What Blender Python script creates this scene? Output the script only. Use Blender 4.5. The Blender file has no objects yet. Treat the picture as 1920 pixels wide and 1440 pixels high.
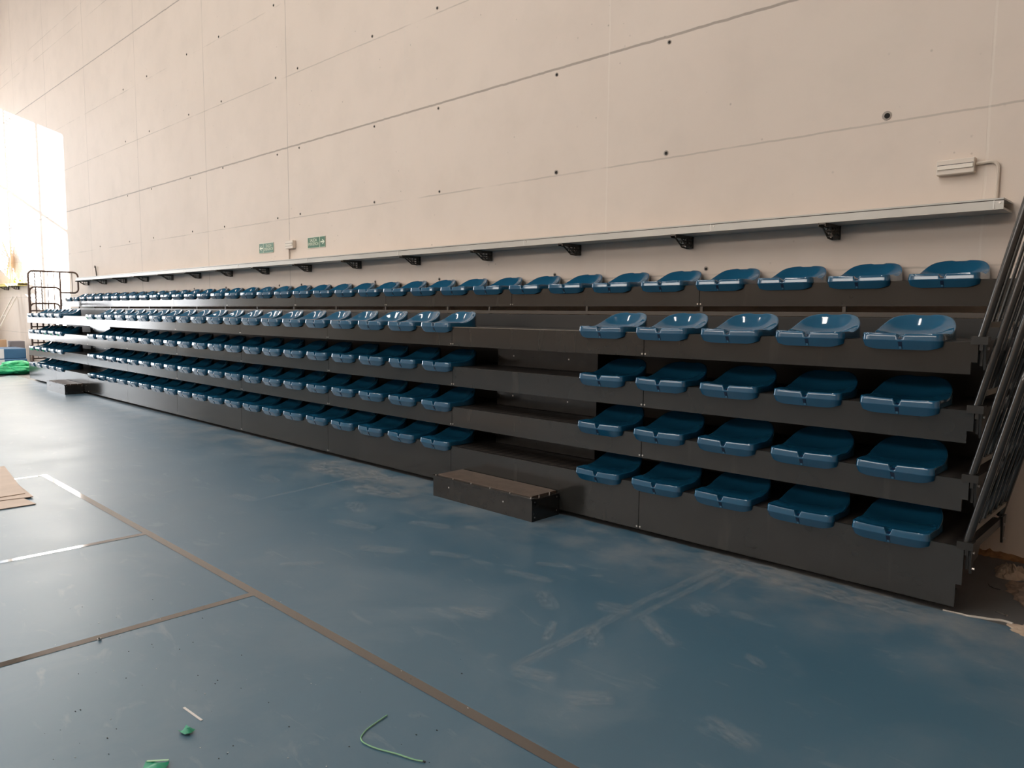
import bpy, bmesh, math, random
from mathutils import Vector, Matrix
random.seed(7)
scn = bpy.context.scene
col = scn.collection
try:
    scn.view_settings.view_transform = 'Standard'
    scn.view_settings.look = 'None'
except Exception:
    pass
scn.view_settings.exposure = 0.0
try:
    scn.cycles.use_denoising = True
    scn.cycles.max_bounces = 8
    scn.cycles.diffuse_bounces = 4
    scn.cycles.glossy_bounces = 4
    scn.cycles.sample_clamp_indirect = 6.0
    scn.cycles.caustics_reflective = False
    scn.cycles.caustics_refractive = False
except Exception:
    pass

# ------------------------------------------------------------------ geometry helper
class MB:
    def __init__(s):
        s.v = []; s.f = []
    def box(s, x0, x1, y0, y1, z0, z1):
        b = len(s.v)
        s.v += [(x0,y0,z0),(x1,y0,z0),(x1,y1,z0),(x0,y1,z0),(x0,y0,z1),(x1,y0,z1),(x1,y1,z1),(x0,y1,z1)]
        for q in ((0,3,2,1),(4,5,6,7),(0,1,5,4),(1,2,6,5),(2,3,7,6),(3,0,4,7)):
            s.f.append(tuple(b+i for i in q))
        return s
    def obox(s, o, ax, ay, az):
        o, ax, ay, az = map(Vector, (o, ax, ay, az)); b = len(s.v)
        for k in (0, 1):
            for (i, j) in ((0,0),(1,0),(1,1),(0,1)):
                s.v.append(tuple(o + ax*i + ay*j + az*k))
        for q in ((0,3,2,1),(4,5,6,7),(0,1,5,4),(1,2,6,5),(2,3,7,6),(3,0,4,7)):
            s.f.append(tuple(b+i for i in q))
        return s
    def prism(s, pts, d):
        """polygon (3d points) extruded along d"""
        b = len(s.v); n = len(pts); d = Vector(d)
        s.v += [tuple(p) for p in pts] + [tuple(Vector(p)+d) for p in pts]
        s.f.append(tuple(b+i for i in range(n))[::-1]); s.f.append(tuple(b+n+i for i in range(n)))
        for i in range(n):
            j = (i+1) % n
            s.f.append((b+i, b+j, b+n+j, b+n+i))
        return s
    def poly(s, pts):
        b = len(s.v); s.v += [tuple(p) for p in pts]; s.f.append(tuple(range(b, b+len(pts)))); return s
    def tube(s, path, r, n=8, cap=True, closed=False):
        path = [Vector(p) for p in path]; m = len(path); b = len(s.v)
        up0 = None
        for i, p in enumerate(path):
            if closed:
                t = (path[(i+1) % m]-path[i-1]).normalized()
            else:
                t = (path[min(i+1, m-1)]-path[max(i-1, 0)]).normalized()
            if up0 is None:
                a = Vector((0,0,1)) if abs(t.z) < .9 else Vector((1,0,0))
                u = t.cross(a).normalized()
            else:
                u = (up0 - t*up0.dot(t)).normalized()
            up0 = u; w = t.cross(u)
            rr = r[i] if isinstance(r, (list, tuple)) else r
            for k in range(n):
                an = 2*math.pi*k/n
                s.v.append(tuple(p + u*(math.cos(an)*rr) + w*(math.sin(an)*rr)))
        segs = m if closed else m-1
        for i in range(segs):
            for k in range(n):
                a0 = b+i*n; a1 = b+((i+1) % m)*n
                s.f.append((a0+k, a0+(k+1) % n, a1+(k+1) % n, a1+k))
        if cap and not closed:
            s.f.append(tuple(b+k for k in range(n))[::-1]); s.f.append(tuple(b+(m-1)*n+k for k in range(n)))
        return s
    def disc(s, c, nrm, r, h, n=10):
        c = Vector(c); nrm = Vector(nrm).normalized()
        return s.tube([c, c+nrm*h], r, n)
    def build(s, name, mat, parent=None, smooth=False, angle=40, bevel=0):
        me = bpy.data.meshes.new(name)
        me.from_pydata(s.v, [], s.f); me.update()
        bm = bmesh.new(); bm.from_mesh(me)
        bmesh.ops.recalc_face_normals(bm, faces=bm.faces)
        bm.to_mesh(me); bm.free()
        if smooth:
            me.shade_smooth()
            try: me.set_sharp_from_angle(angle=math.radians(angle))
            except Exception: pass
        return link(name, me, mat, parent, bevel)

def link(name, me, mat, parent=None, bevel=0):
    o = bpy.data.objects.new(name, me); col.objects.link(o)
    if mat is not None and len(me.materials) == 0: me.materials.append(mat)
    if parent is not None: o.parent = parent
    if bevel:
        m = o.modifiers.new('bevel', 'BEVEL'); m.width = bevel; m.segments = 2; m.limit_method = 'ANGLE'
    return o
def tag(o, label=None, cat=None, group=None, kind=None):
    if label: o['label'] = label
    if cat: o['category'] = cat
    if group: o['group'] = group
    if kind: o['kind'] = kind
    return o
def empty(name, loc=(0,0,0)):
    o = bpy.data.objects.new(name, None); col.objects.link(o); o.location = loc
    o.empty_display_size = .1
    return o
def copy_tree(o, parent=None):
    c = o.copy(); col.objects.link(c)
    if parent is not None: c.parent = parent
    for ch in o.children: copy_tree(ch, c)
    return c
ORD = 'first second third fourth fifth sixth seventh eighth ninth tenth eleventh twelfth thirteenth fourteenth fifteenth sixteenth seventeenth eighteenth nineteenth twentieth twenty-first twenty-second twenty-third twenty-fourth twenty-fifth twenty-sixth twenty-seventh twenty-eighth twenty-ninth thirtieth thirty-first thirty-second thirty-third thirty-fourth thirty-fifth thirty-sixth'.split()

# ------------------------------------------------------------------ materials
class NT:
    def __init__(s, name):
        s.m = bpy.data.materials.new(name); s.m.use_nodes = True
        s.t = s.m.node_tree; s.n = s.t.nodes; s.l = s.t.links
        s.b = s.n.get('Principled BSDF')
    def node(s, typ, **kw):
        x = s.n.new(typ)
        for k, v in kw.items(): setattr(x, k, v)
        return x
    def put(s, sock, v):
        if isinstance(v, bpy.types.NodeSocket): s.l.new(v, sock)
        else: sock.default_value = v
    def math(s, op, a, b=None, clamp=False):
        x = s.node('ShaderNodeMath', operation=op); x.use_clamp = clamp
        s.put(x.inputs[0], a)
        if b is not None: s.put(x.inputs[1], b)
        return x.outputs[0]
    def pos(s):
        g = s.node('ShaderNodeNewGeometry'); x = s.node('ShaderNodeSeparateXYZ')
        s.l.new(g.outputs['Position'], x.inputs[0])
        return g.outputs['Position'], x.outputs[0], x.outputs[1], x.outputs[2]
    def objco(s):
        return s.node('ShaderNodeTexCoord').outputs['Object']
    def noise(s, vec, scale, detail=3, rough=.55, dist=0, vscale=None):
        if vscale:
            mp = s.node('ShaderNodeMapping'); s.l.new(vec, mp.inputs[0]); mp.inputs['Scale'].default_value = vscale; vec = mp.outputs[0]
        x = s.node('ShaderNodeTexNoise'); s.l.new(vec, x.inputs['Vector'])
        x.inputs['Scale'].default_value = scale; x.inputs['Detail'].default_value = detail
        x.inputs['Roughness'].default_value = rough; x.inputs['Distortion'].default_value = dist
        return x.outputs[0]
    def ramp(s, fac, stops):
        x = s.node('ShaderNodeValToRGB'); s.l.new(fac, x.inputs[0])
        e = x.color_ramp.elements
        while len(e) < len(stops): e.new(.5)
        for i, (p, c) in enumerate(stops):
            e[i].position = p; e[i].color = (c, c, c, 1) if not isinstance(c, tuple) else (*c, 1)
        return x.outputs[0]
    def mix(s, fac, a, b, mode='MIX'):
        x = s.node('ShaderNodeMix', data_type='RGBA', blend_type=mode)
        s.put(x.inputs[0], fac)
        for k, v in ((6, a), (7, b)):
            s.put(x.inputs[k], (*v, 1) if isinstance(v, tuple) and len(v) == 3 else v)
        return x.outputs[2]
    def maprange(s, v, a, b, c, d):
        x = s.node('ShaderNodeMapRange'); s.put(x.inputs[0], v)
        for i, k in enumerate((a, b, c, d)): x.inputs[1+i].default_value = k
        return x.outputs[0]
    def bump(s, h, strength, dist=.01):
        x = s.node('ShaderNodeBump'); s.l.new(h, x.inputs['Height'])
        x.inputs['Strength'].default_value = strength; x.inputs['Distance'].default_value = dist
        s.l.new(x.outputs[0], s.b.inputs['Normal'])
    def near(s, v, c, w):
        """1 close to c, 0 outside w"""
        d = s.math('ABSOLUTE', s.math('SUBTRACT', v, c))
        return s.maprange(d, w*.5, w, 1, 0)
def mat(name, c, rough=.5, metal=0, spec=.5, var=0, scale=8, coat=0, emit=None, estr=1, bump=0, bscale=60):
    m = NT(name); b = m.b
    b.inputs['Base Color'].default_value = (*c, 1); b.inputs['Roughness'].default_value = rough
    b.inputs['Metallic'].default_value = metal; b.inputs['Specular IOR Level'].default_value = spec
    if coat:
        b.inputs['Coat Weight'].default_value = coat; b.inputs['Coat Roughness'].default_value = .05
    co = m.objco()
    if var:
        n = m.noise(co, scale)
        f = m.maprange(n, .3, .7, 1-var, 1+var)
        x = m.node('ShaderNodeVectorMath', operation='SCALE'); x.inputs[0].default_value = c; m.l.new(f, x.inputs['Scale'])
        m.l.new(x.outputs[0], b.inputs['Base Color'])
    if bump: m.bump(m.noise(co, bscale), bump)
    if emit:
        b.inputs['Emission Color'].default_value = (*emit, 1); b.inputs['Emission Strength'].default_value = estr
    return m.m

# concrete wall: formwork joints, streaks, pin holes
def wall_material():
    m = NT('painted_concrete'); P, X, Y, Z = m.pos()
    big = m.noise(P, .35, 4); mid = m.noise(P, 2.2, 4, .6)
    streak = m.noise(P, 5.0, 2, .5, 0, (1, 1, .05))
    base = m.mix(m.maprange(big, .3, .7, 0, 1), (.67,.575,.50), (.73,.63,.55))
    base = m.mix(m.maprange(mid, .45, .75, 0, .18), base, (.50,.44,.38))
    base = m.mix(m.maprange(streak, .5, .75, 0, .10), base, (.70,.62,.55))
    wob = m.noise(P, 9, 2); dz = m.maprange(wob, .3, .7, -.003, .003)
    zz = m.math('ADD', Z, dz); xx = m.math('ADD', X, dz)
    strong = None
    for z in (3.88, 6.88):
        k = m.near(zz, z, .014); strong = k if strong is None else m.math('MAXIMUM', strong, k)
    faint = None
    for z in (.88, 1.88, 2.88, 4.86, 5.88, 7.86, 8.225):
        k = m.near(zz, z, .009); faint = k if faint is None else m.math('MAXIMUM', faint, k)
    brk = m.maprange(m.noise(P, 1.1, 3), .36, .52, 0, 1)
    faint = m.math('MULTIPLY', faint, brk)
    vert = None
    for x in (2.7, -.29, -3.29, -6.26, -8.97, -11.66, -14.70, -17.7, -20.7, -23.7):
        k = m.near(xx, x, .010); vert = k if vert is None else m.math('MAXIMUM', vert, k)
    vert = m.math('MULTIPLY', vert, m.maprange(m.noise(P, .9, 3), .3, .55, .35, 1))
    # joints to the right are filled flush with pale putty, those further left are open and dark
    dark = m.maprange(X, -7.5, -6.0, 1, 0)
    vd = m.math('MULTIPLY', vert, dark)
    vl = m.math('MULTIPLY', vert, m.math('SUBTRACT', 1.0, dark))
    base = m.mix(m.math('MULTIPLY', strong, .62), base, (.20,.17,.145))
    base = m.mix(m.math('MULTIPLY', faint, .42), base, (.30,.26,.22))
    base = m.mix(m.math('MULTIPLY', vd, .55), base, (.24,.20,.17))
    base = m.mix(m.math('MULTIPLY', vl, .30), base, (.80,.73,.65))
    vo = m.node('ShaderNodeTexVoronoi'); m.l.new(P, vo.inputs['Vector']); vo.inputs['Scale'].default_value = 9
    vo.inputs['Randomness'].default_value = 1
    pin = m.maprange(vo.outputs['Distance'], .05, .10, 1, 0)
    pin = m.math('MULTIPLY', pin, m.maprange(m.noise(P, 1.6, 3), .52, .62, 0, 1))
    base = m.mix(m.math('MULTIPLY', pin, .5), base, (.22,.19,.16))
    m.l.new(base, m.b.inputs['Base Color'])
    m.b.inputs['Roughness'].default_value = .62; m.b.inputs['Specular IOR Level'].default_value = .3
    h = m.math('SUBTRACT', m.math('MULTIPLY', m.noise(P, 14, 4), .25), m.math('ADD', m.math('MAXIMUM', strong, m.math('MULTIPLY', vert, .4)), m.math('MULTIPLY', pin, .5)))
    m.bump(h, .35, .006)
    return m.m

def floor_material():
    m = NT('blue_sports_floor'); P, X, Y, Z = m.pos()
    big = m.noise(P, .5, 4); mid = m.noise(P, 1.7, 5, .62); fine = m.noise(P, 30, 3)
    blue = m.mix(m.maprange(big, .3, .7, 0, 1), FL_A, FL_B)
    dust = m.noise(P, 1.3, 6, .68, .6)
    smear = m.noise(P, 3.0, 5, .6, .8, (1.0, 2.6, 1))
    blue = m.mix(m.maprange(dust, .48, .75, 0, .30), blue, (.20,.245,.275))
    blue = m.mix(m.maprange(smear, .60, .72, 0, .28), blue, (.24,.28,.30))
    # dirty strip in front of the grandstand
    edge = m.maprange(Y, -1.0, -.05, 0, 1)
    blue = m.mix(m.math('MULTIPLY', edge, m.maprange(m.noise(P, 2.6, 5, .65), .42, .7, 0, .75)), blue, (.27,.27,.265))
    screed = m.mix(m.maprange(m.noise(P, 3.0, 5), .3, .7, 0, 1), (.045,.047,.05), (.075,.075,.076))
    off = m.maprange(m.noise(P, 6, 3), .3, .7, -.02, .02)
    isS = m.maprange(m.math('ADD', Y, off), .02, .03, 0, 1)
    c = m.mix(isS, blue, screed)
    m.l.new(c, m.b.inputs['Base Color'])
    r = m.math('ADD', m.maprange(m.noise(P, 2.0, 4), .3, .7, .36, .40), m.math('MULTIPLY', m.maprange(dust, .48, .75, 0, .06), 1.0))
    m.l.new(m.math('MAXIMUM', r, m.math('MULTIPLY', isS, .65)), m.b.inputs['Roughness'])
    m.b.inputs['Specular IOR Level'].default_value = .55
    m.b.inputs['Coat Weight'].default_value = .8; m.b.inputs['Coat Roughness'].default_value = .52
    m.bump(fine, .05, .002)
    return m.m
FL_A = (.030,.096,.152); FL_B = (.038,.110,.170)

def tread_material():
    m = NT('ribbed_dark_tread'); co = m.objco()
    w = m.node('ShaderNodeTexWave', wave_type='BANDS', bands_direction='X'); m.l.new(co, w.inputs['Vector']); w.inputs['Scale'].default_value = 3.2
    w.inputs['Distortion'].default_value = .6
    c = m.mix(m.maprange(w.outputs[1], 0, 1, 0, 1), (.012,.010,.009), (.036,.030,.026))
    m.l.new(c, m.b.inputs['Base Color']); m.b.inputs['Roughness'].default_value = .5
    m.bump(m.noise(co, 40, 3), .2, .004)
    return m.m
def fascia_material():
    m = NT('black_powder_coated_steel'); P, X, Y, Z = m.pos()
    n = m.noise(P, 1.4, 4, .6)
    c = m.mix(m.maprange(n, .35, .7, 0, 1), (.0165,.0165,.0155), (.024,.0235,.022))
    st = m.noise(P, 7, 3, .6, .3, (1.0, 1, .12))
    c = m.mix(m.maprange(st, .62, .8, 0, .22), c, (.10,.09,.08))
    m.l.new(c, m.b.inputs['Base Color'])
    m.l.new(m.maprange(n, .3, .7, .13, .18), m.b.inputs['Roughness'])
    m.b.inputs['Specular IOR Level'].default_value = .6
    return m.m
def seat_material():
    m = NT('glossy_blue_plastic'); co = m.objco()
    n = m.noise(co, 5, 2)
    c = m.mix(m.maprange(n, .3, .7, 0, 1), (.008,.080,.162), (.010,.092,.182))
    m.l.new(c, m.b.inputs['Base Color']); m.b.inputs['Roughness'].default_value = .10
    m.b.inputs['Coat Weight'].default_value = .5; m.b.inputs['Coat Roughness'].default_value = .03
    return m.m
def decal_material(name, c, amount, scale, stretch=None):
    """thin chalky film: lets the floor show through"""
    m = NT(name); co = m.node('ShaderNodeTexCoord'); ob = co.outputs['Object']; g = co.outputs['Generated']
    x = m.node('ShaderNodeSeparateXYZ'); m.l.new(g, x.inputs[0])
    def fall(s): return m.math('MULTIPLY', m.math('MULTIPLY', s, m.math('SUBTRACT', 1.0, s)), 4.0)
    e = m.math('MULTIPLY', fall(x.outputs[0]), fall(x.outputs[1]))
    n = m.noise(ob, scale, 5, .65, .5, stretch)
    a = m.math('MULTIPLY', m.math('MULTIPLY', m.maprange(n, .35, .7, 0, 1), m.maprange(e, .05, .6, 0, 1)), amount)
    m.b.inputs['Base Color'].default_value = (*c, 1); m.b.inputs['Roughness'].default_value = .42
    m.b.inputs['Coat Weight'].default_value = .8; m.b.inputs['Coat Roughness'].default_value = .52
    m.l.new(a, m.b.inputs['Alpha'])
    return m.m

M = dict(
    wall=wall_material(), floor=floor_material(), tread=tread_material(), fascia=fascia_material(), seat=seat_material(),
    slot_shade=mat('dark_slot_notch_shade', (.004,.015,.045), .4), seat_clip=mat('pale_blue_clip', (.05,.16,.26), .35),
    bolt=mat('zinc_bolt', (.62,.58,.54), .28, 1), frame=mat('black_steel_frame', (.014,.013,.012), .42),
    rail=mat('black_painted_tube', (.020,.019,.018), .22, 0, .6, coat=.3),
    rail_left=mat('glare_browned_tube', (.16,.10,.078), .3), flat_bar=mat('lit_tan_flat_bar', (.20,.175,.145), .55),  # rail_left carries glare in its brown, flat_bar caught light in its tan
    step=mat('black_step_steel', (.022,.020,.018), .17, 0, .5, var=.2), plywood=mat('dusty_brown_tread_board', (.105,.077,.060), .5, var=.18, scale=14, bump=.2),
    ledge=mat('pale_grey_cable_tray', (.50,.48,.44), .38, .2, var=.06, scale=2), ledge_gap=mat('tray_groove', (.10,.09,.08), .6),
    bracket=mat('dark_pressed_bracket', (.095,.08,.066), .5, .2), plastic=mat('off_white_plastic', (.66,.58,.50), .35), diffuser=mat('ribbed_diffuser', (.74,.67,.58), .25),
    conduit=mat('painted_conduit', (.62,.54,.46), .45), hole=mat('dark_hole', (.012,.010,.009), .9), ring=mat('grey_cone_ring', (.36,.31,.27), .7),
    green=mat('sign_green', (.012,.105,.04), .4), signtext=mat('luminous_cream', (.74,.78,.62), .5),
    line=mat('glossy_brown_court_paint', (.040,.032,.026), .08, 0, .55, coat=.6),
    cardboard=mat('brown_cardboard', (.60,.50,.43), .8, var=.08, scale=5), cardedge=mat('cardboard_edge', (.16,.11,.08), .9),
    cord=mat('pale_green_cord', (.20,.42,.24), .4), scrap=mat('green_plastic_scrap', (.02,.26,.15), .4), scrap_light=mat('light_green_stripe', (.34,.55,.36), .4),
    strip=mat('pale_plastic_strip', (.62,.60,.58), .5), grit=mat('dark_grit', (.03,.03,.03), .8), chip=mat('pale_chip', (.55,.56,.57), .6),
    paper=mat('crumpled_brown_paper', (.40,.31,.235), .85, var=.15, scale=20), rubble=mat('plaster_rubble', (.22,.155,.115), .95, var=.3, scale=30),
    skirting=mat('torn_orange_fibre', (.26,.135,.06), .9, var=.3, scale=25), putty=mat('dried_pale_adhesive', (.42,.39,.35), .7),
    mat_blue=mat('blue_vinyl_mat', (.035,.12,.25), .4, var=.08, scale=4), mat_pale=mat('pale_mat_end', (.62,.66,.72), .5),
    net=mat('green_netting', (.03,.50,.21), .5, var=.35, scale=12), ladder=mat('pale_aluminium', (.72,.68,.60), .4, .3), grey=mat('grey_box_card', (.22,.21,.23), .7), tan=mat('tan_box', (.50,.33,.20), .7),
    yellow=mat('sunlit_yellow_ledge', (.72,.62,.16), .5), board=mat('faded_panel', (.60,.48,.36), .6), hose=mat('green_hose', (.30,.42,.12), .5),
    rear=mat('brown_grey_rear_rail', (.075,.064,.055), .3),
    white=mat('white_paint', (.78,.75,.70), .6), soffit=mat('hall_ceiling_paint', (.52,.48,.44), .8), hall=mat('hall_wall_paint', (.64,.49,.38), .8, var=.05, scale=1),
    glow_pane=mat('added_glow_pane', (.8,.8,.8), .4, emit=(.95,.98,1.02), estr=7.0), alu=mat('window_aluminium', (.75,.74,.72), .4, .2),
    tape=decal_material('tape_residue', (.42,.44,.45), .28, 14, (3, .7, 1)), smear=decal_material('chalk_smear', (.46,.49,.51), .24, 20, (1, 2.6, 1)),
    dusty=decal_material('plaster_dust', (.48,.46,.44), .42, 9, (1, 2, 1)),
)

# ------------------------------------------------------------------ camera
F_PX, YAW, PITCH, ROLL = 1386.094, .767003, -.0956045, .0085374
CAM = Vector((.893687, -4.301374, 1.549906))
fw = Vector((-math.sin(YAW)*math.cos(PITCH), math.cos(YAW)*math.cos(PITCH), math.sin(PITCH)))
rt = Vector((math.cos(YAW), math.sin(YAW), 0)); up = rt.cross(fw)
rt2 = rt*math.cos(ROLL) + up*math.sin(ROLL); up2 = -rt*math.sin(ROLL) + up*math.cos(ROLL)
cd = bpy.data.cameras.new('camera'); cd.sensor_fit = 'HORIZONTAL'; cd.sensor_width = 36.0
cd.lens = 36.0*F_PX/1920.0; cd.clip_start = .05; cd.clip_end = 200
cam = bpy.data.objects.new('camera', cd); col.objects.link(cam)
R = Matrix((rt2, up2, -fw)).transposed().to_4x4()
cam.matrix_world = Matrix.Translation(CAM) @ R
scn.camera = cam

# ------------------------------------------------------------------ hall shell
YW = 1.265; XE = -27.0; XR = 9.0; YF = -17.0; ZC = 10.5
wb = MB().box(XE, XR, YW, YW+.3, 0, ZC).build('wall_back', M['wall']); tag(wb, kind='structure')
fl = MB().box(XE-.3, XR+.3, YF-.3, YW+.3, -.2, 0).build('floor', M['floor']); tag(fl, kind='structure')
ce = MB().box(XE-.3, XR+.3, YF-.3, YW+.3, ZC, ZC+.3).build('ceiling', M['soffit']); tag(ce, kind='structure')
wr = MB().box(XR, XR+.3, YF, YW, 0, ZC).build('wall_right', M['hall']); tag(wr, kind='structure')
wf = MB().box(XE, XR, YF-.3, YF, 0, ZC).build('wall_front', M['hall']); tag(wf, kind='structure')
# end wall with two openings: a narrow one by the concrete wall (sun) and a broad one holding an added glow pane
W1 = (-1.065, 1.18, 2.95, 7.91); W2 = (-6.0, -1.35, .5, 8.2)
m = MB()
m.box(XE-.3, XE, YF, W2[0], 0, ZC); m.box(XE-.3, XE, W2[1], W1[0], 0, ZC); m.box(XE-.3, XE, W1[1], YW, 0, ZC)
m.box(XE-.3, XE, W2[0], W2[1], 0, W2[2]); m.box(XE-.3, XE, W2[0], W2[1], W2[3], ZC)
m.box(XE-.3, XE, W1[0], W1[1], 0, W1[2]); m.box(XE-.3, XE, W1[0], W1[1], W1[3], ZC)
we = m.build('wall_left', M['white']); tag(we, kind='structure')
win = empty('window_1', (XE, 0, W1[2])); tag(win, kind='structure')
m = MB()
m.box(-.05, .0, -.40, -.31, 0, W1[3]-W1[2]); m.box(-.05, 0, .60, .66, 0, W1[3]-W1[2]); m.box(-.05, 0, W1[0], W1[1], 2.58, 2.68)
m.box(-.12, 0, W1[0], W1[0]+.04, 0, W1[3]-W1[2]); m.box(-.12, 0, W1[1]-.04, W1[1], 0, W1[3]-W1[2])
m.build('window_frame', M['alu'], win)
m = MB(); z = .05
while z < W1[3]-W1[2]-.08:
    if not 2.5 < z < 2.7: m.box(-.03, 0, -.32, .60, z, z+.042)
    z += .095
m.build('louvre', M['alu'], win)
w2 = MB().box(XE-.2, XE-.16, W2[0], W2[1], W2[2], W2[3]).build('end_glow_pane', M['glow_pane']); tag(w2, kind='structure')  # unseen emissive pane, added for glow and reflections at the left
m = MB()
for y in (-6.0, -4.5, -3.0, -1.43): m.box(XE-.15, XE-.05, y, y+.08, W2[2], W2[3])
for z in (.5, 4.4, 8.12): m.box(XE-.15, XE-.05, W2[0], W2[1], z, z+.08)
m.build('window_frame', M['alu'], None); f2 = bpy.data.objects['window_frame.001']; f2.parent = w2  # bars in front of the added glow pane

# tie holes of the formwork
HOLES = [(-.902,2.927,1.5),(-2.666,2.922,1.1),(-3.9,2.913,1.1),(-5.638,2.914,.8),(-2.664,3.834,.9),(-3.91,3.83,.9),(-5.655,3.831,.8),(-6.871,3.832,.8),(-6.885,2.915,.8),(-8.66,2.922,.8),(-9.294,2.914,.8),
 (-11.037,2.918,.8),(-12.281,2.927,.8),(-14.056,2.929,.8),(-15.328,2.934,.8),(-17.114,2.937,.8),(-8.656,3.833,.8),(-9.27,3.823,.8),(-11.036,3.857,.8),(-12.298,3.844,.8),(-14.07,3.85,.8),(-15.33,3.85,.8),
 (-11.026,4.904,.9),(-12.28,4.914,.9),(-14.071,4.922,.9),(-15.33,4.92,.9),(-9.269,4.907,.9),(-8.66,4.91,.9),(-6.898,4.909,.9),(-5.672,4.913,.9),(-9.286,5.916,1),(-11.056,5.911,1),(-12.288,5.919,1),(-14.101,5.934,1),(-15.343,5.934,1),
 (-2.25,1.93,.9),(-3.9,1.93,.9),(-5.64,1.93,.9),(-6.88,1.93,.9),(-8.66,1.93,.9),(-9.29,1.93,.9),(-11.04,1.93,.9),(-12.28,1.93,.9)]
for (x, z, s) in HOLES:
    h = MB().disc((x, YW+.002, z), (0,-1,0), .021*s, .006, 12).build('tie_hole', M['ring'], wb)
    MB().disc((x+.003, YW-.003, z-.002), (0,-1,0), .0125*s, .004, 10).build('hole_bore', M['hole'], h)

# ------------------------------------------------------------------ court lines and marks on the floor
def floor_quad(name, pts, mt, z=.0012):
    return MB().poly([(x, y, z) for x, y in pts]).build(name, mt, fl)
LW = .026; YM = -2.434
def court(x0, x1, y0, y1, z=.0014): return floor_quad('court_line', [(x0,y0),(x1,y0),(x1,y1),(x0,y1)], M['line'], z)
court(-6.984-LW, 8.9, YM-LW, YM+LW)
for x in (-6.984, -4.4214, -2.8565): court(x-LW, x+LW, -16.5, YM-LW)
def decal(name, x, y, lx, ly, rot, mt, z):
    o = MB().poly([(-lx/2,-ly/2,0),(lx/2,-ly/2,0),(lx/2,ly/2,0),(-lx/2,ly/2,0)]).build(name, mt, fl)
    o.location = (x, y, z); o.rotation_euler = (0, 0, rot); return o
decal('tape_mark', -1.262, -.62, .075, 1.25, math.radians(-2), M['tape'], .0016)
decal('tape_mark', -1.262, -1.62, .085, 1.0, math.radians(1), M['tape'], .0018)
decal('tape_mark', -1.182, -.68, .06, 1.36, math.radians(0), M['tape'], .0020)
decal('tape_mark', -1.085, -.40, .05, .52, math.radians(0), M['tape'], .0016)
decal('tape_mark', -4.84, -.84, .06, 1.25, math.radians(7.5), M['tape'], .0016)
SM = [(-1.811,-1.722,.24,.16,.6),(-1.993,-.913,.34,.12,.5),(-1.982,-1.167,.5,.14,.2),(-1.66,-1.366,.4,.16,-.6),(-1.0,-.907,.24,.13,-.4),(-1.339,-1.197,.3,.22,.3),(-1.085,-1.229,.3,.12,-.6),(-.978,-.835,.22,.14,-.3),
      (-.953,-1.314,.34,.12,-.5),(-.808,-.811,.2,.14,0),(-.855,-2.021,.3,.18,.8),(-1.15,-2.033,.28,.16,.4),(-.327,-1.846,.36,.16,-.3),(-.528,-1.238,.2,.1,-.5),(-1.383,-1.661,.36,.08,-1.0),(-1.19,-1.552,.36,.14,-.9),(-1.825,-1.785,.4,.1,.2),
      (-3.2,-.9,.5,.2,.3),(-3.6,-1.3,.6,.2,.2),(-4.0,-1.0,.5,.22,-.4),(-3.0,-1.5,.5,.2,.5),(-4.9,-1.5,.5,.2,.1),(-2.6,-1.25,.4,.15,.4),(-5.4,-1.0,.6,.2,-.2),(-3.1,-2.0,.4,.12,.9)]
for i, (x, y, a, b, r) in enumerate(SM): decal('chalk_smear', x, y, a*.8, b*.75, r, M['smear'], .0022+.00006*i)
decal('plaster_dust', -5.15, -.30, 1.5, .55, .05, M['dusty'], .0042); decal('plaster_dust', -.75, -.10, 1.6, .42, -.03, M['dusty'], .0043); decal('plaster_dust', -4.3, -.55, .8, .35, .2, M['dusty'], .0044)

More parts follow.
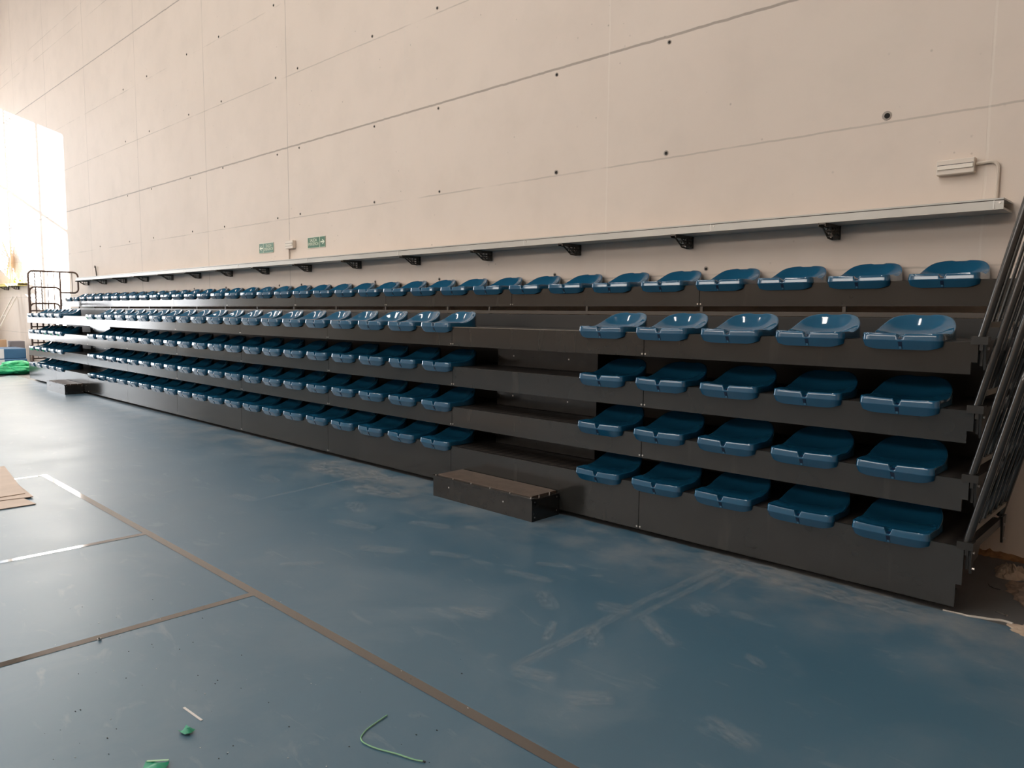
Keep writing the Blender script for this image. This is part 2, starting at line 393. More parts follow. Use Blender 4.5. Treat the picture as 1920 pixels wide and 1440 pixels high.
# ------------------------------------------------------------------ telescopic grandstand tiers
XL = -18.0
TY = [0.0, .012, .020, .012, .8824]; TZ = [.366, .716, 1.072, 1.422, 1.778]; FH = [.326, .168, .168, .163, .163]
XB = [(XL, 0.0)]*4 + [(-18.8, .02)]
AISLE = [(-3.865, -2.73), (-15.27, -14.135)]
ROWN = ['bottom', 'second', 'third', 'fourth', 'top']
for i in range(5):
    x0, x1 = XB[i]; y, z, fh = TY[i], TZ[i], FH[i]
    t = empty('grandstand_tier', ((x0+x1)/2, y, z-fh))
    lab = ['lowest tier of the black retracted grandstand, with the tallest front panels', 'second tier from the floor of the black grandstand', 'third tier from the floor of the black grandstand', 'fourth tier from the floor of the black grandstand', 'topmost, set-back tier of the black grandstand beneath the wall tray'][i]
    tag(t, lab, 'bleacher tier', 'tiers of the retracted grandstand')
    ox, oy, oz = t.location
    def L(mb):
        mb.v = [(a-ox, b-oy, c-oz) for a, b, c in mb.v]; return mb
    joints = [x1 - 2*k for k in range(10)]
    if i == 4: joints = [x1] + [-2.084-2.03*k for k in range(8)] + [x0]
    else: joints[-1] = x0
    for k in range(len(joints)-1):
        a, b = joints[k+1]+.0025, joints[k]-.0025
        if k == 0 and i < 4:
            c = z - fh*.62
            pts = [(a,y,z),(b,y,z),(b,y,c),(b-.028,y,c),(b-.028,y,z-fh),(a,y,z-fh)]
            mb = MB().prism(pts, (0,.012,0))
        else:
            mb = MB().box(a, b, y, y+.012, z-fh, z)
        p = L(mb).build('front_panel', M['fascia'], t)
        if 0 < k:
            for dx in (.013, -.013):
                q = L(MB().disc((joints[k]+dx, y+.001, z-fh+.018), (0,-1,0), .0065, .004, 8)).build('bolt', M['bolt'], p)
    deep = .80 if i < 4 else YW-.01-y
    L(MB().box(x0+.01, x1-.005, y+.0125, y+deep, z-.022, z-.001)).build('tread', M['tread'], t)
    for (a0, a1) in ([(-4.35, -2.25), (-15.75, -13.65)] if i < 4 else []):
        L(MB().box(a0-.2, a1+.2, y+.001, y+.03, z-.001, z+.0035)).build('nosing', M['flat_bar'] if i == 3 else M['frame'], t)
    if i < 4:
        zt = TZ[i+1]-.02 if i < 3 else TZ[3]+.13
        r = L(MB().box(x0+.02, x1-.02, y+.74, y+.76, z, zt-.01)).build('riser', M['frame'], t)
        L(MB().disc((-.09, y+.739, z+.085), (0,-1,0), .009, .006, 8)).build('bolt', M['bolt'], r)
        # outer end bracket with its bolts
        for (sx, xe) in ((1, x1), (-1, x0)):
            pts = [(xe+.002*sx, y+.03, z-.02), (xe+.002*sx, y+.30, z-.02), (xe+.002*sx, y+.24, z-.10), (xe+.002*sx, y+.03, z-.12)]
            b = L(MB().prism(pts, (.012*sx,0,0))).build('end_bracket', M['frame'], t)
            L(MB().disc((xe+.014*sx, y+.10, z-.085), (sx,0,0), .008, .006, 8)).build('bolt', M['bolt'], b)
        L(MB().box(x0+.02, x0+.06, y+.05, y+.74, z-.06, z-.0225)).build('side_frame', M['frame'], t)
        L(MB().box(x1-.06, x1-.02, y+.05, y+.74, z-.06, z-.0225)).build('side_frame', M['frame'], t)
    if i == 0: L(MB().box(x0+.05, x1-.05, .10, .13, .001, .10)).build('gap_shade_strip', M['hole'], t)  # black strip added to paint the shade in the gap under the panels
    if i == 3:
        # rear rail and its short posts, seen below the topmost tier
        L(MB().box(x0+.02, x1-.01, .80, .83, 1.545, 1.575)).build('rear_rail', M['rear'], t)
        for xp in [-.13, -.979, -2.047, -3.167, -4.389, -5.015] + [-6.1-1.02*k for k in range(12)]:
            L(MB().box(xp, xp+.022, .835, .860, 1.30, 1.612)).build('rear_post', M['rear'], t)

# ------------------------------------------------------------------ aisle steps and front steps
def make_step(name, label, x0, x1, y0, y1, z0, z1, group, plain=False):
    t = empty(name, ((x0+x1)/2, y0, z0)); ox, oy, oz = t.location
    tag(t, label, 'step', group)
    w, d, h = (x1-x0)/2, y1-y0, z1-z0
    m = MB().box(-w, w, 0, d, 0, h-.018).build('step_box', M['step'], t)
    MB().box(-w-.012, w+.004, -.012, .03, h-.022, h-.008).build('nosing', M['step'], t)
    MB().box(-w+.03, w-.03, .03, d-.005, h-.018, h).build('tread_board', M['plywood'], t)
    for x in (-w+.20, w-.30): MB().disc((x, .001, h*.55), (0,-1,0), .007, .004, 8).build('bolt', M['bolt'], t)
    if not plain:
        for (y, z) in ((.03,h-.04),(d-.03,h-.04),(.03,.03),(d-.03,.04)): MB().disc((w-.001, y, z), (1,0,0), .006, .004, 8).build('bolt', M['bolt'], t)
        for k in range(6): MB().disc((-w+.02+k*(2*w-.04)/5, .012, h-.009), (0,0,1), .005, .006, 8).build('bolt', M['bolt'], t)
        for k in range(2): MB().disc((w-.02, .10+k*.12, h-.019), (0,0,1), .005, .020, 8).build('bolt', M['bolt'], t)
    return t
make_step('boarding_step', 'low black step box with dusty brown top on floor before the near aisle', -3.865, -2.73, -.317, -.006, 0, .186, 'step boxes on the floor')
make_step('boarding_step', 'low black step box on floor before the far aisle, towards bright end', -15.40, -14.25, -.317, -.006, 0, .186, 'step boxes on the floor')
for i in range(3):
    for j, (a0, a1) in enumerate(AISLE):
        make_step('aisle_step', 'dark half step set back in the %s aisle on the %s tier' % (('near', 'far')[j], ('lowest', 'second', 'third')[i]), a0, a1, TY[i]+.43, TY[i]+.725, TZ[i]+.0036, TZ[i]+.176, 'half steps in the aisles', True)

# ------------------------------------------------------------------ the moulded seat
def smooth(a, b, t):
    t = max(0, min(1, (t-a)/(b-a))); return t*t*(3-2*t)
def seat_mesh():
    HW = .2; V0, V1 = -.052, .385; AV = .190
    def corner(cx, cy, r, a0, a1, n): return [(cx+r*math.cos(a0+(a1-a0)*k/n), cy+r*math.sin(a0+(a1-a0)*k/n)) for k in range(n+1)]
    D = math.pi/180
    # outline, starting at the front middle and running to +x
    half = [(0,V0)] + [(u, V0+.008*(u/HW)**2) for u in (.006,.009,.012,.018,.022,.026,.032,.05,.07,.09,.11,.13,.15,.16)]
    half += corner(HW-.032, V0+.040, .032, -80*D, 0, 7)
    half += [(HW, V0+.045+(AV-V0-.045)*k/7) for k in range(1, 8)]
    for k in range(1, 17):          # round back
        a = k/16*math.pi/2; e = 2/2.5
        half.append((HW*max(0, math.cos(a))**e, AV+(V1-AV)*math.sin(a)**e))
    half[-1] = (0, V1)
    loop = half[:-1] + [(-u, v) for u, v in half[::-1]][:-1]
    n = len(loop)
    cx, cy = 0, .165
    def zr(u, v):
        z = .036 + .004*(abs(u)/HW)**2*(v < .1) + .104*smooth(.12, .345, v)*(1-.50*min(1, abs(u)/HW)**4)
        if v > .36 and abs(u) < .032: z -= .005
        return z
    def notch(u, v):
        if v > 0: return 0
        a = abs(u); return 1 if a <= .0095 else (0 if a >= .0215 else (.0215-a)/.012)
    rings = []
    def ring(fn): rings.append([fn(u, v) for u, v in loop])
    def toward(u, v, k): return cx+(u-cx)*k, cy+(v-cy)*k
    def chin(u, v):      # how far the front chin hangs
        return smooth(.002, -.016, v)*(1-.40*max(0, (abs(u)-.12)/.08)**2)
    def low(f):
        def g(u, v):
            c = chin(u, v); uu, vv = u*(1-.05*c*f), v+.028*c*f
            if v < -.004: vv = min(vv, -.004)
            return (uu, vv, .0005-.0495*c*f)
        return g
    ring(low(1)); ring(low(.94)); ring(low(.5)); ring(low(.07))
    ring(lambda u, v: (u, v, .0008 if v < 0 else .003))
    ring(lambda u, v: (*toward(u, v, .998), .0040 if v < 0 else .007))
    def band(k, f, zn): return lambda u, v: (*toward(u, v, k), (.004+(zr(u, v)-.004)*f)*(1-notch(u, v)) + zn*notch(u, v))
    ring(band(.990, .5, .0045)); ring(band(.982, .90, .0050)); ring(band(.976, .985, .0056)); ring(band(.966, 1.0, .0065))
    ring(band(.946, 1.0, .0075))
    ring(lambda u, v: (*toward(u, v, .930), (zr(u,v)-.0025)*(1-notch(u,v)*.95) + .008*notch(u,v)*.95))
    FLOORZ = .014
    for k, f in ((.86,.80),(.78,.56),(.69,.36),(.58,.19),(.45,.08),(.30,.02),(.15,0)):
        def fn(u, v, k=k, f=f):
            z = FLOORZ + (zr(u, v)-FLOORZ)*f
            nn = notch(u, v)*max(0, (k-.62)/.3)
            uu, vv = toward(u, v, k)
            return (uu, vv, z*(1-nn)+.009*nn)
        ring(fn)
    vs = [p for r in rings for p in r]; fs = []
    for a in range(len(rings)-1):
        for k in range(n):
            j = (k+1) % n
            fs.append((a*n+k, a*n+j, (a+1)*n+j, (a+1)*n+k))
    vs.append((cx, cy, FLOORZ)); c = len(vs)-1; a = (len(rings)-1)*n
    for k in range(n): fs.append((a+k, a+(k+1) % n, c))
    me = bpy.data.meshes.new('stadium_seat'); me.from_pydata(vs, [], fs); me.update()
    bm = bmesh.new(); bm.from_mesh(me); bmesh.ops.recalc_face_normals(bm, faces=bm.faces)
    if sum(f.normal.z for f in bm.faces if f.calc_center_median().z > .01) < 0: bmesh.ops.reverse_faces(bm, faces=bm.faces)
    bm.to_mesh(me); bm.free(); me.shade_smooth()
    try: me.set_sharp_from_angle(angle=math.radians(60))
    except Exception: pass
    return me
SEAT = seat_mesh(); SEAT.materials.append(M['seat'])
def slot_shade_mesh():
    m = MB(); m.prism([(-.010,-.0470,-.006),(.010,-.0470,-.006),(.008,-.0262,-.043),(-.008,-.0262,-.043)], (0,-.0026,-.0014)); m.prism([(-.0092,-.0472,.0066),(.0092,-.0472,.0066),(.0092,-.0235,.0142),(-.0092,-.0235,.0142)], (0,.001,-.003)); return m  # first prism is the slot, second a dark sheet painting shade into the notch
proto = bpy.data.objects.new('stadium_seat', SEAT); col.objects.link(proto)
sl = slot_shade_mesh().build('slot_notch_shade', M['slot_shade'], proto); sl['label'] = 'dark slot in the front chin, with painted notch shade'
cl = MB().prism([(-.006,-.0300,-.031),(.006,-.0300,-.031),(.006,-.0255,-.042),(-.006,-.0255,-.042)], (0,-.0065,-.002)).build('fixing_clip', M['seat_clip'], proto)
bare = None; used = [False]
def place_seat(x, i, label):
    global bare
    if not used[0]:
        o = proto; used[0] = True
    elif x > -12:
        o = copy_tree(proto)
    else:
        o = proto.copy(); col.objects.link(o)
    o.location = (x, TY[i]-.001, TZ[i]+.0008)
    tag(o, label, 'seat', 'blue seats on the %s tier' % ('lowest', 'second', 'third', 'fourth', 'topmost')[i])
XO = .3554; GAP = 1.842
RN = ['lowest row', 'second row up', 'third row up', 'fourth row up', 'top row']
for i in range(4):
    for k in range(5): place_seat(-(XO+.5*k), i, 'blue plastic seat, %s, %s from the right end railings' % (RN[i], ORD[k]))
    for k in range(20): place_seat(-(XO+2+GAP+.5*k), i, 'blue plastic seat, %s, middle block, %s left of the near aisle' % (RN[i], ORD[k]))
    for k in range(5): place_seat(-(18-XO-.5*k), i, 'blue plastic seat, %s, far block beyond far aisle, %s from the left end' % (RN[i], ORD[k]))
for k in range(36): place_seat(-(.392+.506*k), 4, 'blue plastic seat below the wall tray, top row, %s from the right end' % ORD[k])

# ------------------------------------------------------------------ guard rails
def arc(cy, cz, r, a0, a1, n=5): return [(cy+r*math.cos(a0+(a1-a0)*k/n), cz+r*math.sin(a0+(a1-a0)*k/n)) for k in range(n+1)]
def make_rail(label, x, i, lean, mt, side, ext, group, y0, y1, h, xoff=0):
    t = empty('guard_rail', (x, TY[i], TZ[i])); tag(t, label, 'railing', group)
    def P(y, z): return (lean*z + xoff, y, z)
    D = math.pi/180; r = .095
    foot = .012
    if ext:
        ye = 1.03; zl = .50
        front = [(y0, foot)] + [(y0, h-r)] + arc(y0+r, h-r, r, 180*D, 90*D) + arc(ye-r, h-r, r, 90*D, 0) + arc(ye-r, zl+r, r, 0, -90*D) + [(y1, zl)]
    else:
        front = [(y0, foot)] + [(y0, h-r)] + arc(y0+r, h-r, r, 180*D, 90*D) + arc(y1-r, h-r, r, 90*D, 0) + [(y1, foot)]
    MB().tube([P(*p) for p in front], .0195, 10).build('outer_tube', mt, t, True)
    if ext: MB().tube([P(y1, h-.01), P(y1, foot)], .0175, 8).build('rear_post', mt, t, True)
    bar = MB().obox(P(y0, .075), Vector(P(y0, .105))-Vector(P(y0, .075)), (0, y1-y0, 0), (.012, 0, 0)).build('bottom_bar', M['flat_bar'] if lean else mt, t)
    nb = 6 if lean else 5
    for k in range(1, nb): 
        y = y0+(y1-y0)*k/nb
        MB().tube([P(y, .10), P(y, h-.01)], .0085, 6).build('baluster', mt, t, True)
    if ext:
        for k in (1, 2):
            y = y1+(ye-y1)*k/3; MB().tube([P(y, zl), P(y, h-.01)], .0065, 6).build('baluster', mt, t, True)
    s = 1 if side > 0 else -1
    MB().box(.002 if s > 0 else -.018, .018 if s > 0 else -.002, y0-.02, y1+.06, -.04, .008).build('side_bar', M['frame'], t)
    c = MB().box(-.035, .04, y0-.03, y0+.03, -.010, .03).build('foot_collar', M['frame'], t)
    # clamp plates hanging at the tier's end, front and rear
    for yy in (y0, y1-.04):
        pl = MB().prism([(.018*s, yy-.02, .02), (.018*s, yy+.075, .02), (.018*s, yy+.055, -.05), (.018*s, yy+.03, -.14), (.018*s, yy+.012, -.14)], (.012*s,0,0)).build('clamp_plate', M['frame'], t)
        MB().disc((.03*s, yy+.02, -.03), (s,0,0), .008, .008, 8).build('bolt', M['bolt'], pl)
        MB().disc((.03*s, yy+.022, -.115), (s,0,0), .007, .012, 8).build('bolt', M['bolt'], pl)
    return t
RL = ['lowest', 'second', 'third', 'fourth']
for i in range(4):
    make_rail('black tubular guard rail leaning out from the right end of the %s tier' % RL[i], 0.0, i, .225, M['rail'], 1, False, 'leaning guard rails at right end', .02, .80, .97, .0)
for i in range(4):
    make_rail('glare-browned tubular guard rail, left end, rising from the %s tier%s' % (RL[i], ', tallest with side wing' if i == 3 else ''), XL, i, 0, M['rail_left'], -1, i == 3, 'upright guard rails at left end', .055+.02*(3-i), .67, .96, -.05*(3-i))

# ------------------------------------------------------------------ wall tray with brackets
def make_tray(label, x0, x1, mt, brx):
    t = empty('cable_tray', ((x0+x1)/2, YW-.004, 2.2)); ox = t.location.x; tag(t, label, 'wall ledge')
    w = (x1-x0)/2
    MB().box(-w, w, -.25, -.001, 0, .012).build('tray_base', mt, t)
    MB().box(-w, w, -.25, -.238, .012, .052).build('tray_lip', mt, t)
    MB().box(-w, w, -.246, -.236, .052, .058).build('tray_groove', M['ledge_gap'], t)
    MB().box(-w, w, -.25, -.002, .058, .068).build('tray_lid', mt, t)
    for x in [x1-.05] + [x1-1.95-2.0*k for k in range(int((x1-x0)/2))]:
        MB().box(x-.003-ox, x+.003-ox, -.252, -.25, .004, .054).build('lip_joint', M['white'], t)
        MB().disc((x+.03-ox, -.25, .04), (0,-1,0), .006, .004, 8).build('rivet', M['bolt'], t)
    for bx in brx:
        m = MB(); X0 = bx-ox
        def bar(p, q, th=.011, dx=0.0, w=.006):
            p, q = Vector((0, *p)), Vector((0, *q)); d = (q-p).normalized(); nn = Vector((0, -d.z, d.y))*th
            m.obox((X0+dx-w/2, p.y-nn.y/2, p.z-nn.z/2), (w, 0, 0), q-p, nn)
        for dx in (-.024, .024):
            bar((-.27,-.012), (0,-.012), .020, dx); bar((-.27,-.022), (-.185,-.026), .008, dx); bar((-.185,-.026), (-.085,-.090), .014, dx)
            bar((-.085,-.090), (-.01,-.095), .012, dx); bar((-.012,0), (-.012,-.098), .014, dx)
            for y in (-.055, -.10): bar((y,-.01), (y,-.085 if y > -.09 else -.078), .008, dx)
            bar((-.145,-.045), (0,-.045), .008, dx); bar((-.11,-.070), (0,-.070), .008, dx)
        m.box(X0-.026, X0+.026, -.27, -.02, -.012, -.001)
        for (ya, za) in ((-.05,-.075),(-.10,-.085),(-.15,-.05)): m.box(X0-.024, X0+.024, ya, ya+.008, za, za+.010)
        m.box(X0-.03, X0+.034, -.006, -.001, -.10, -.001)
        m.build('bracket', M['bracket'], t)
make_tray('long pale grey ledge on dark brackets along the concrete wall', -18.05, -.13, M['ledge'], [-1.2*k-.005 for k in range(1, 16)])
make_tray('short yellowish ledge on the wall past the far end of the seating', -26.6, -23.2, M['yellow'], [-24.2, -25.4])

# ------------------------------------------------------------------ emergency luminaires, conduits, exit signs
def make_luminaire(label, x0, x1, z0, z1, conduit_pts):
    t = empty('emergency_light', ((x0+x1)/2, YW, (z0+z1)/2)); tag(t, label, 'emergency light', 'emergency lights on the wall')
    w, h = (x1-x0)/2, (z1-z0)/2
    b = MB().box(-w, w, -.055, -.001, -h, h).build('housing', M['plastic'], t, bevel=.006)
    MB().box(-w+.008, w-.008, -.063, -.055, -h*.30, h*.22).build('diffuser', M['diffuser'], t)
    MB().box(-w+.006, w-.006, -.057, -.0549, h*.24, h*.34).build('shadow_gap', M['ledge_gap'], t)
    pts = [Vector((a-(x0+x1)/2, -.014, b-(z0+z1)/2)) for a, b in conduit_pts]
    c = MB().tube(pts, .011, 8).build('conduit', M['conduit'], t, True)
    return t
D = math.pi/180
c1 = [(-.345, 2.528), (-.27, 2.532)] + [(-.262+.045*math.cos(a*D), 2.487+.045*math.sin(a*D)) for a in (80,60,40,20,0)] + [(-.217, 2.40), (-.217, 2.27)]
make_luminaire('off-white emergency light at right with a bent conduit down to ledge', -.56, -.342, 2.472, 2.568, c1)
make_luminaire('small off-white emergency light between the two green exit signs', -9.0, -8.79, 2.445, 2.56, [(-8.966, 2.45), (-8.966, 2.27)])
def text_mesh(body, size):
    cu = bpy.data.curves.new('sign_text', 'FONT'); cu.body = body; cu.size = size; cu.align_x = 'CENTER'; cu.align_y = 'CENTER'; cu.extrude = .0006
    o = bpy.data.objects.new('tmp_text', cu); col.objects.link(o)
    dg = bpy.context.evaluated_depsgraph_get(); me = bpy.data.meshes.new_from_object(o.evaluated_get(dg))
    bpy.data.objects.remove(o); me.name = 'sign_text'; return me
def make_exit(label, x0, x1, z0, z1, left):
    t = empty('exit_sign', ((x0+x1)/2, YW, (z0+z1)/2)); tag(t, label, 'sign', 'green exit signs on the wall')
    w, h = (x1-x0)/2, (z1-z0)/2; s = -1 if left else 1
    MB().box(-w, w, -.006, -.001, -h, h).build('sign_board', M['green'], t)
    m = MB(); e = .004
    m.box(-w, w, -.0072, -.006, h-e, h); m.box(-w, w, -.0072, -.006, -h, -h+e); m.box(-w, -w+e, -.0072, -.006, -h, h); m.box(w-e, w, -.0072, -.006, -h, h)
    m.build('sign_border', M['signtext'], t)
    for body, zz, wd in (('SALIDA', h*.46, .40), ('EMERGENCIA', -h*.24, .60)):
        me = text_mesh(body, .06); xs = [v.co.x for v in me.vertices]; ys = [v.co.y for v in me.vertices]
        kx = wd*2*w/(max(xs)-min(xs)); ky = h*.56/(max(ys)-min(ys))
        cx, cyy = (max(xs)+min(xs))/2, (max(ys)+min(ys))/2
        for v in me.vertices:
            px, py, pz = v.co; v.co = ((px-cx)*kx - s*w*.34, -.0068-pz, (py-cyy)*ky+zz)
        o = link('sign_text', me, M['signtext'], t); o['label'] = 'lettering %s' % body
    c = s*w*.70; a = w*.22; pts = []
    m = MB(); y = -.0062; th = .0012
    def q(p): m.prism([(c+s*px, y, pz) for px, pz in p], (0,-th,0))
    q([(-a,-h*.13),(a*.45,-h*.13),(a*.45,h*.13),(-a,h*.13)])
    q([(a,0),(a*.15,h*.46),(-a*.25,h*.46),(a*.42,0)]); q([(a,0),(a*.42,0),(-a*.25,-h*.46),(a*.15,-h*.46)])
    m.build('arrow', M['signtext'], t)
    MB().box(s*w*.40-.004, s*w*.40+.004, -.0074, -.006, -h, h).build('divider', M['signtext'], t)
make_exit('green exit sign with white arrow pointing left', -9.872, -9.43, 2.425, 2.571, True)
make_exit('green exit sign with white arrow pointing right', -8.465, -8.015, 2.427, 2.574, False)
t = MB().tube([(0,-.012,-.24),(0,-.03,-.02),(-.01,-.035,.0),(-.05,-.03,-.03)], .012, 6).build('wall_hook', M['bracket'], None, True)
t.location = (-17.40, YW, 2.52); tag(t, 'small grey hook on the wall above the far end of the ledge', 'hook')

# ------------------------------------------------------------------ things on the floor, near
def sheet(label, pts, z):
    t = empty('cardboard_sheet', (pts[0][0], pts[0][1], z)); tag(t, label, 'cardboard', 'cardboard sheets on the floor')
    P0 = [(x-pts[0][0], y-pts[0][1]) for x, y in pts]
    MB().prism([(x, y, .002) for x, y in P0], (0,0,.004)).build('board_face', M['cardboard'], t)
    MB().prism([(x, y, 0) for x, y in P0], (0,0,.002)).build('cut_edge', M['cardedge'], t)
sheet('brown cardboard sheet at left, underneath and nearest the camera', [(-5.83,-2.775),(-5.84,-3.6),(-7.2,-3.6),(-7.2,-2.90)], .0022)
sheet('brown cardboard sheet at left, middle of the pile with small corner showing', [(-6.08,-2.735),(-6.19,-3.5),(-7.6,-3.5),(-7.6,-2.68)], .0090)
sheet('brown cardboard sheet at left, topmost of the pile', [(-6.22,-2.76),(-6.17,-3.4),(-7.5,-3.5),(-7.6,-2.62)], .0160)
cp = [(-1.327,-2.675),(-1.319,-2.715),(-1.303,-2.78),(-1.283,-2.82),(-1.263,-2.838),(-1.235,-2.844),(-1.178,-2.833),(-1.096,-2.801),(-1.032,-2.781),(-1.0,-2.764)]
t = empty('green_string', (-1.263,-2.838,0)); tag(t, 'thin pale green cord bent in a hook on the blue floor', 'cord')
def spline(p, n=5):
    out = []
    for i in range(len(p)-1):
        a, b, c, d = [Vector((*p[max(0, min(len(p)-1, k))], 0)) for k in (i-1, i, i+1, i+2)]
        for k in range(n):
            u = k/n; out.append(.5*((2*b)+(c-a)*u+(2*a-5*b+4*c-d)*u*u+(3*b-a-3*c+d)*u**3))
    out.append(Vector((*p[-1], 0))); return out
pp = [(q.x+1.263, q.y+2.838, .0042) for q in spline(cp)]
MB().tube(pp, .0026, 6).build('cord_body', M['cord'], t, True)
MB().tube([pp[-1], (pp[-1][0]+.008, pp[-1][1]+.003, .004)], .0030, 6).build('cord_tip', M['grit'], t, True)
t = MB().obox((0,0,.0005), (.141,.010,0), (-.0006,.009,0), (0,0,.002)).build('plastic_strip', M['strip'])
t.location = (-1.939,-3.203,0); tag(t, 'short straight white strip lying on the floor near lower left', 'offcut')
def scrap(label, x, y, s, rot, stripe):
    v = []; n = 5; m = MB()
    for i in range(n+1):
        for j in range(n+1):
            a, b = i/n-.5, j/n-.5
            m.v.append((a*s*1.3, b*s, .006+.010*math.sin(a*5+1)*math.cos(b*4)+random.uniform(0,.004)+.006))
    for i in range(n):
        for j in range(n): m.f.append((i*(n+1)+j, (i+1)*(n+1)+j, (i+1)*(n+1)+j+1, i*(n+1)+j+1))
    mz = min(p[2] for p in m.v); m.v = [(a,b,c-mz+.0008) for a,b,c in m.v]
    t = m.build('plastic_scrap', M['scrap'], None, True); t.location = (x, y, 0); t.rotation_euler = (0,0,rot)
    tag(t, label, 'plastic scrap', 'green plastic scraps on the floor')
    if stripe: MB().obox((-s*.6, s*.42, .012), (s*1.2,0,.004), (0,.008,0), (0,0,.002)).build('pale_edge', M['scrap_light'], t)
scrap('small crumpled green plastic scrap below the white strip', -1.758, -3.262, .038, .3, False)
scrap('green plastic scrap with pale edge at the bottom of picture', -1.612, -3.432, .062, .8, True)
t = empty('hex_nut', (-2.823,-3.232,.0014)); tag(t, 'small metal nut lying on the second cross line', 'nut')
MB().tube([(0,0,0),(0,0,.008)], .010, 6).build('nut_body', M['bolt'], t); MB().disc((0,0,.008), (0,0,1), .0055, .001, 10).build('nut_bore', M['hole'], t)
m = MB(); mc = MB()
def inside(x, y): return True
for k in range(80):
    px, py = random.uniform(80, 900), random.uniform(1120, 1440)
    d = fw*F_PX + rt2*(px-960) - up2*(py-720); s = -CAM.z/d.z; p = CAM + d*s
    a = random.uniform(.001, .003)
    (m if k % 3 else mc).obox((p.x, p.y, .0003), (a*random.uniform(1,2.5), a*.3, 0), (-a*.2, a, 0), (0, 0, a*.8))
t = m.build('floor_grit', M['grit']); tag(t, 'scattered dark grit on the blue floor at lower left', 'grit', kind='stuff')
t = mc.build('floor_chips', M['chip']); tag(t, 'scattered tiny pale chips on the blue floor at lower left', 'chips', kind='stuff')

# ------------------------------------------------------------------ rubbish by the right end
sk = MB(); n = 60
cols = []
for k in range(n+1):
    x = -.20+.02*k; d = .030+.030*random.random()*(.4+.6*math.sin(k*.37)**2); h = .010+.016*random.random()
    cols.append([(x, YW-d, .0006), (x, YW-d*.7, h*.35), (x, YW-d*.35, h*.8), (x, YW-.001, h+.014+.012*random.random())])
for c in cols: sk.v += c
for k in range(n):
    for j in range(3): sk.f.append((k*4+j, k*4+j+1, k*4+5+j, k*4+4+j))
t = sk.build('trim_1', M['skirting']); tag(t, kind='structure')
def crumple(name, label, cat, pts, h, mt, seed, res=12, ridged=True):
    random.seed(seed)
    xs = [p[0] for p in pts]; ys = [p[1] for p in pts]; cx, cy = sum(xs)/len(xs), sum(ys)/len(ys)
    m = MB(); rings = 7; seg = 36
    def rad(a):
        best = 9
        for i in range(len(pts)):
            (x1,y1),(x2,y2) = pts[i], pts[(i+1) % len(pts)]
            dx, dy = math.cos(a), math.sin(a); ex, ey = x2-x1, y2-y1
            den = dx*ey-dy*ex
            if abs(den) < 1e-9: continue
            tt = ((x1-cx)*ey-(y1-cy)*ex)/den; uu = ((x1-cx)*dy-(y1-cy)*dx)/den
            if tt > 0 and -.001 <= uu <= 1.001: best = min(best, tt)
        return best if best < 9 else .05
    for r in range(rings+1):
        f = r/rings
        for k in range(seg):
            a = 2*math.pi*k/seg; R_ = rad(a)*f*(1+ (random.uniform(-.10,.10) if 0 < r else 0))
            z = h*(1-f**2.2)*random.uniform(.35, 1.0)+.0012
            m.v.append((R_*math.cos(a), R_*math.sin(a), z if r < rings else .0008))
    for r in range(rings):
        for k in range(seg):
            m.f.append((r*seg+k, r*seg+(k+1) % seg, (r+1)*seg+(k+1) % seg, (r+1)*seg+k))
    t = m.build(name, mt); t.location = (cx, cy, .0004); tag(t, label, cat); return t
crumple('crumpled_paper', 'crumpled brown paper on grey floor near the wall, right edge', 'paper', [(-.045,1.03),(.0,.83),(.05,.80),(.16,.86),(.16,1.03),(.05,1.02)], .07, M['paper'], 3)
t = crumple('rubble_heap', 'heap of brown plaster rubble at the right edge of picture', 'rubble', [(.055,.78),(.10,.60),(.17,.44),(.23,.32),(.55,.30),(.6,.8),(.35,.86),(.15,.84)], .045, M['rubble'], 4); t['kind'] = 'stuff'
t = crumple('rubble_heap', 'flat patch of plaster crumbs with pale rim, lowest at right edge', 'rubble', [(.185,.06),(.22,.0),(.27,-.055),(.34,-.10),(.6,-.10),(.55,.14),(.3,.13)], .018, M['paper'], 5); t['kind'] = 'stuff'
ad = [(-.083,.016),(-.045,.019),(-.005,.024),(.03,.02),(.06,.03),(.088,.041),(.13,.055),(.174,.078),(.22,.07)]
t = MB().tube([(q.x, q.y, .0035) for q in spline(ad, 3)], [.004+.004*min(1, k/12) for k in range(25)], 6).build('adhesive_strip', M['putty'], None, True)
tag(t, 'thin wavy pale strip along the floor edge past the grandstand corner', 'strip')
random.seed(11)
t = empty('screw', (.165,.175,.004)); tag(t, 'silver screw on grey floor between rubble and grandstand corner', 'screw')
MB().tube([(-.045,.02,0),(.0,.0,.0)], .0028, 6).build('shank', M['bolt'], t); MB().tube([(0,0,0),(.012,-.006,.0)], [.0036,.0075], 8).build('screw_head', M['bolt'], t)
t = MB().tube([(0,0,.002),(.01,-.03,.002),(.035,-.05,.002),(.07,-.055,.002)], .0016, 5).build('wire_offcut', M['grit'], None, True)
t.location = (.0,.64,.0); tag(t, 'thin dark wire offcut curled beside the rubble heap', 'wire')

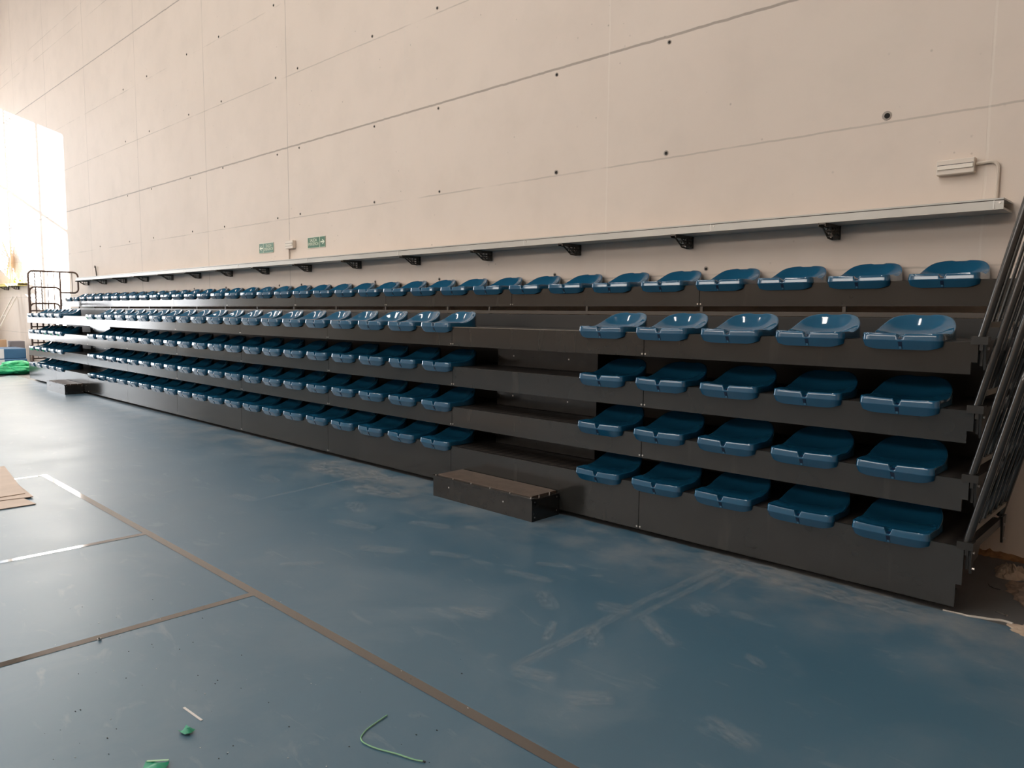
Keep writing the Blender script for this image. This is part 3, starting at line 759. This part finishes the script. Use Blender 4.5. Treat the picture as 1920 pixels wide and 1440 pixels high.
# ------------------------------------------------------------------ far left corner beyond the seating
def gym_mat(label, z0, dx, grp):
    t = empty('gym_mat', (-21.6, .25, z0)); tag(t, label, 'gym mat', grp)
    MB().box(-1.0+dx, 0+dx, -1.0, .52+dx*.3, 0, .265).build('mat_cover', M['mat_blue'], t, bevel=.02)
    MB().box(.0005+dx, .004+dx, -1.0, .03, .01, .255).build('pale_end', M['mat_pale'], t)
gym_mat('thick blue gym mat, lower of two stacked past the left end', .0, .03, 'stacked blue gym mats')
gym_mat('thick blue gym mat, upper of two stacked past the left end', .268, 0, 'stacked blue gym mats')
random.seed(21)
def bag_bm(sx, sy, sz, seed):
    random.seed(seed); bm = bmesh.new(); bmesh.ops.create_icosphere(bm, subdivisions=4, radius=1)
    from mathutils import noise
    for v in bm.verts:
        p = v.co.copy(); d = 1 + .28*noise.noise(p*1.6+Vector((seed,0,0))) + .14*noise.noise(p*4+Vector((0,seed,0)))
        v.co = Vector((p.x*sx*d, p.y*sy*d, max(-.96, p.z)*sz*(d if p.z > 0 else 1)))
    mz = min(v.co.z for v in bm.verts)
    for v in bm.verts: v.co.z -= mz
    me = bpy.data.meshes.new('netting_bag'); bm.to_mesh(me); bm.free(); me.shade_smooth(); return me
t = empty('netting_bundle', (-19.75, .02, 0)); tag(t, 'heap of bright green netting on the floor at the far left', 'netting')
o = link('netting_roll', bag_bm(.22, .26, .11, 2), M['net'], t); o.location = (.05, .22, 0)
o = link('netting_fold', bag_bm(.22, .30, .09, 5), M['net'], t); o.location = (-.15, .15, .14)
o = link('netting_tail', bag_bm(.2, .34, .08, 9), M['net'], t); o.location = (-.1, -.38, .06)
o = link('netting_skirt', bag_bm(.3, .55, .10, 12), M['net'], t); o.location = (-.1, -.1, 0)
t = MB().tube([(0,0,.008),(.35,-.38,.008)], .008, 6).build('thin_rod', M['grit'], None, True); t.location = (-19.4, -.12, 0); tag(t, 'thin dark rod on the floor in front of green netting', 'rod')
# leaning ladder on top of the mats' rear
def ladder():
    t = empty('ladder', (-24.3, .55, 0)); tag(t, 'pale aluminium ladder leaning on the wall at far left', 'ladder')
    for s in (-.2, .2): MB().obox((s-.03+.0, -.35, 0), (.06,0,0), (0,.03,0), (-.0,.95,1.9)).build('stile', M['ladder'], t)
    for k in range(1, 7): MB().tube([(-.2, -.335+.95*k/7, 1.9*k/7), (.2, -.335+.95*k/7, 1.9*k/7)], .015, 6).build('rung', M['ladder'], t)
ladder()
t = MB().box(-.2, .2, -.16, .16, 0, .66).build('cardboard_box', M['grey'], None, bevel=.01); t.location = (-23.4, .95, .0); tag(t, 'dark grey box standing against the wall behind the gym mats', 'box')
MBc = MB().box(-.12, .12, -.12, .12, 0, .70).build('cardboard_box', M['tan'], None, bevel=.01); MBc.location = (-23.4, .58, .0); tag(MBc, 'small tan box beside the dark grey box', 'box')
t = empty('tilted_panel', (-24.9, 1.10, 2.268)); tag(t, 'faded square panel tilted on the yellowish ledge', 'panel')
p = MB().box(-.55, .55, -.02, .02, -.55, .55).build('panel_board', M['board'], t); p.rotation_euler = (0, math.radians(38), 0); p.location = (0, 0, .73); p.scale = (.8, 1, .55)
MB().tube([(.55,0,.02),(.55,0,.75),(.15,0,.75)], .02, 6).build('panel_arm', M['conduit'], t)
t = MB().tube([(0,0,.0),(.1,-.01,.12),(.3,-.02,.04),(.7,-.02,.03)], .03, 8).build('garden_hose', M['hose'], None, True); t.location = (-24.0, 1.12, 2.30); tag(t, 'short green hose lying on the yellowish ledge', 'hose')

# ------------------------------------------------------------------ light
def area(name, loc, target, sx, sy, power, color):
    l = bpy.data.lights.new(name, 'AREA'); l.shape = 'RECTANGLE'; l.size = sx; l.size_y = sy; l.energy = power; l.color = color
    o = bpy.data.objects.new(name, l); col.objects.link(o); o.location = loc
    o.rotation_euler = (Vector(target)-Vector(loc)).to_track_quat('-Z', 'Y').to_euler(); return o
WARM = (1.0, .945, .88)
for x in (-18.5, -13, -7.5, -2): area('skylight_lamp', (x, -9.2, 10.3), (x, -9.2, 0), .55, 13, 510, WARM)
area('front_fill_lamp', (-8, YF+.1, 6.6), (-8, 0, 3.6), 24, 1.6, 850, WARM)  # unseen lamp added to brighten the wall below the tray
s = bpy.data.lights.new('sun', 'SUN'); s.energy = 110; s.angle = math.radians(.5); s.color = (1, .96, .89)
so = bpy.data.objects.new('sun', s); col.objects.link(so)
so.rotation_euler = Vector((1, .30, -.285)).to_track_quat('-Z', 'Y').to_euler()
so.location = (-40, -3, 12)
w = bpy.data.worlds.new('sky'); scn.world = w; w.use_nodes = True
bg = w.node_tree.nodes.get('Background'); bg.inputs[0].default_value = (.85, .92, 1, 1); bg.inputs[1].default_value = 2.5
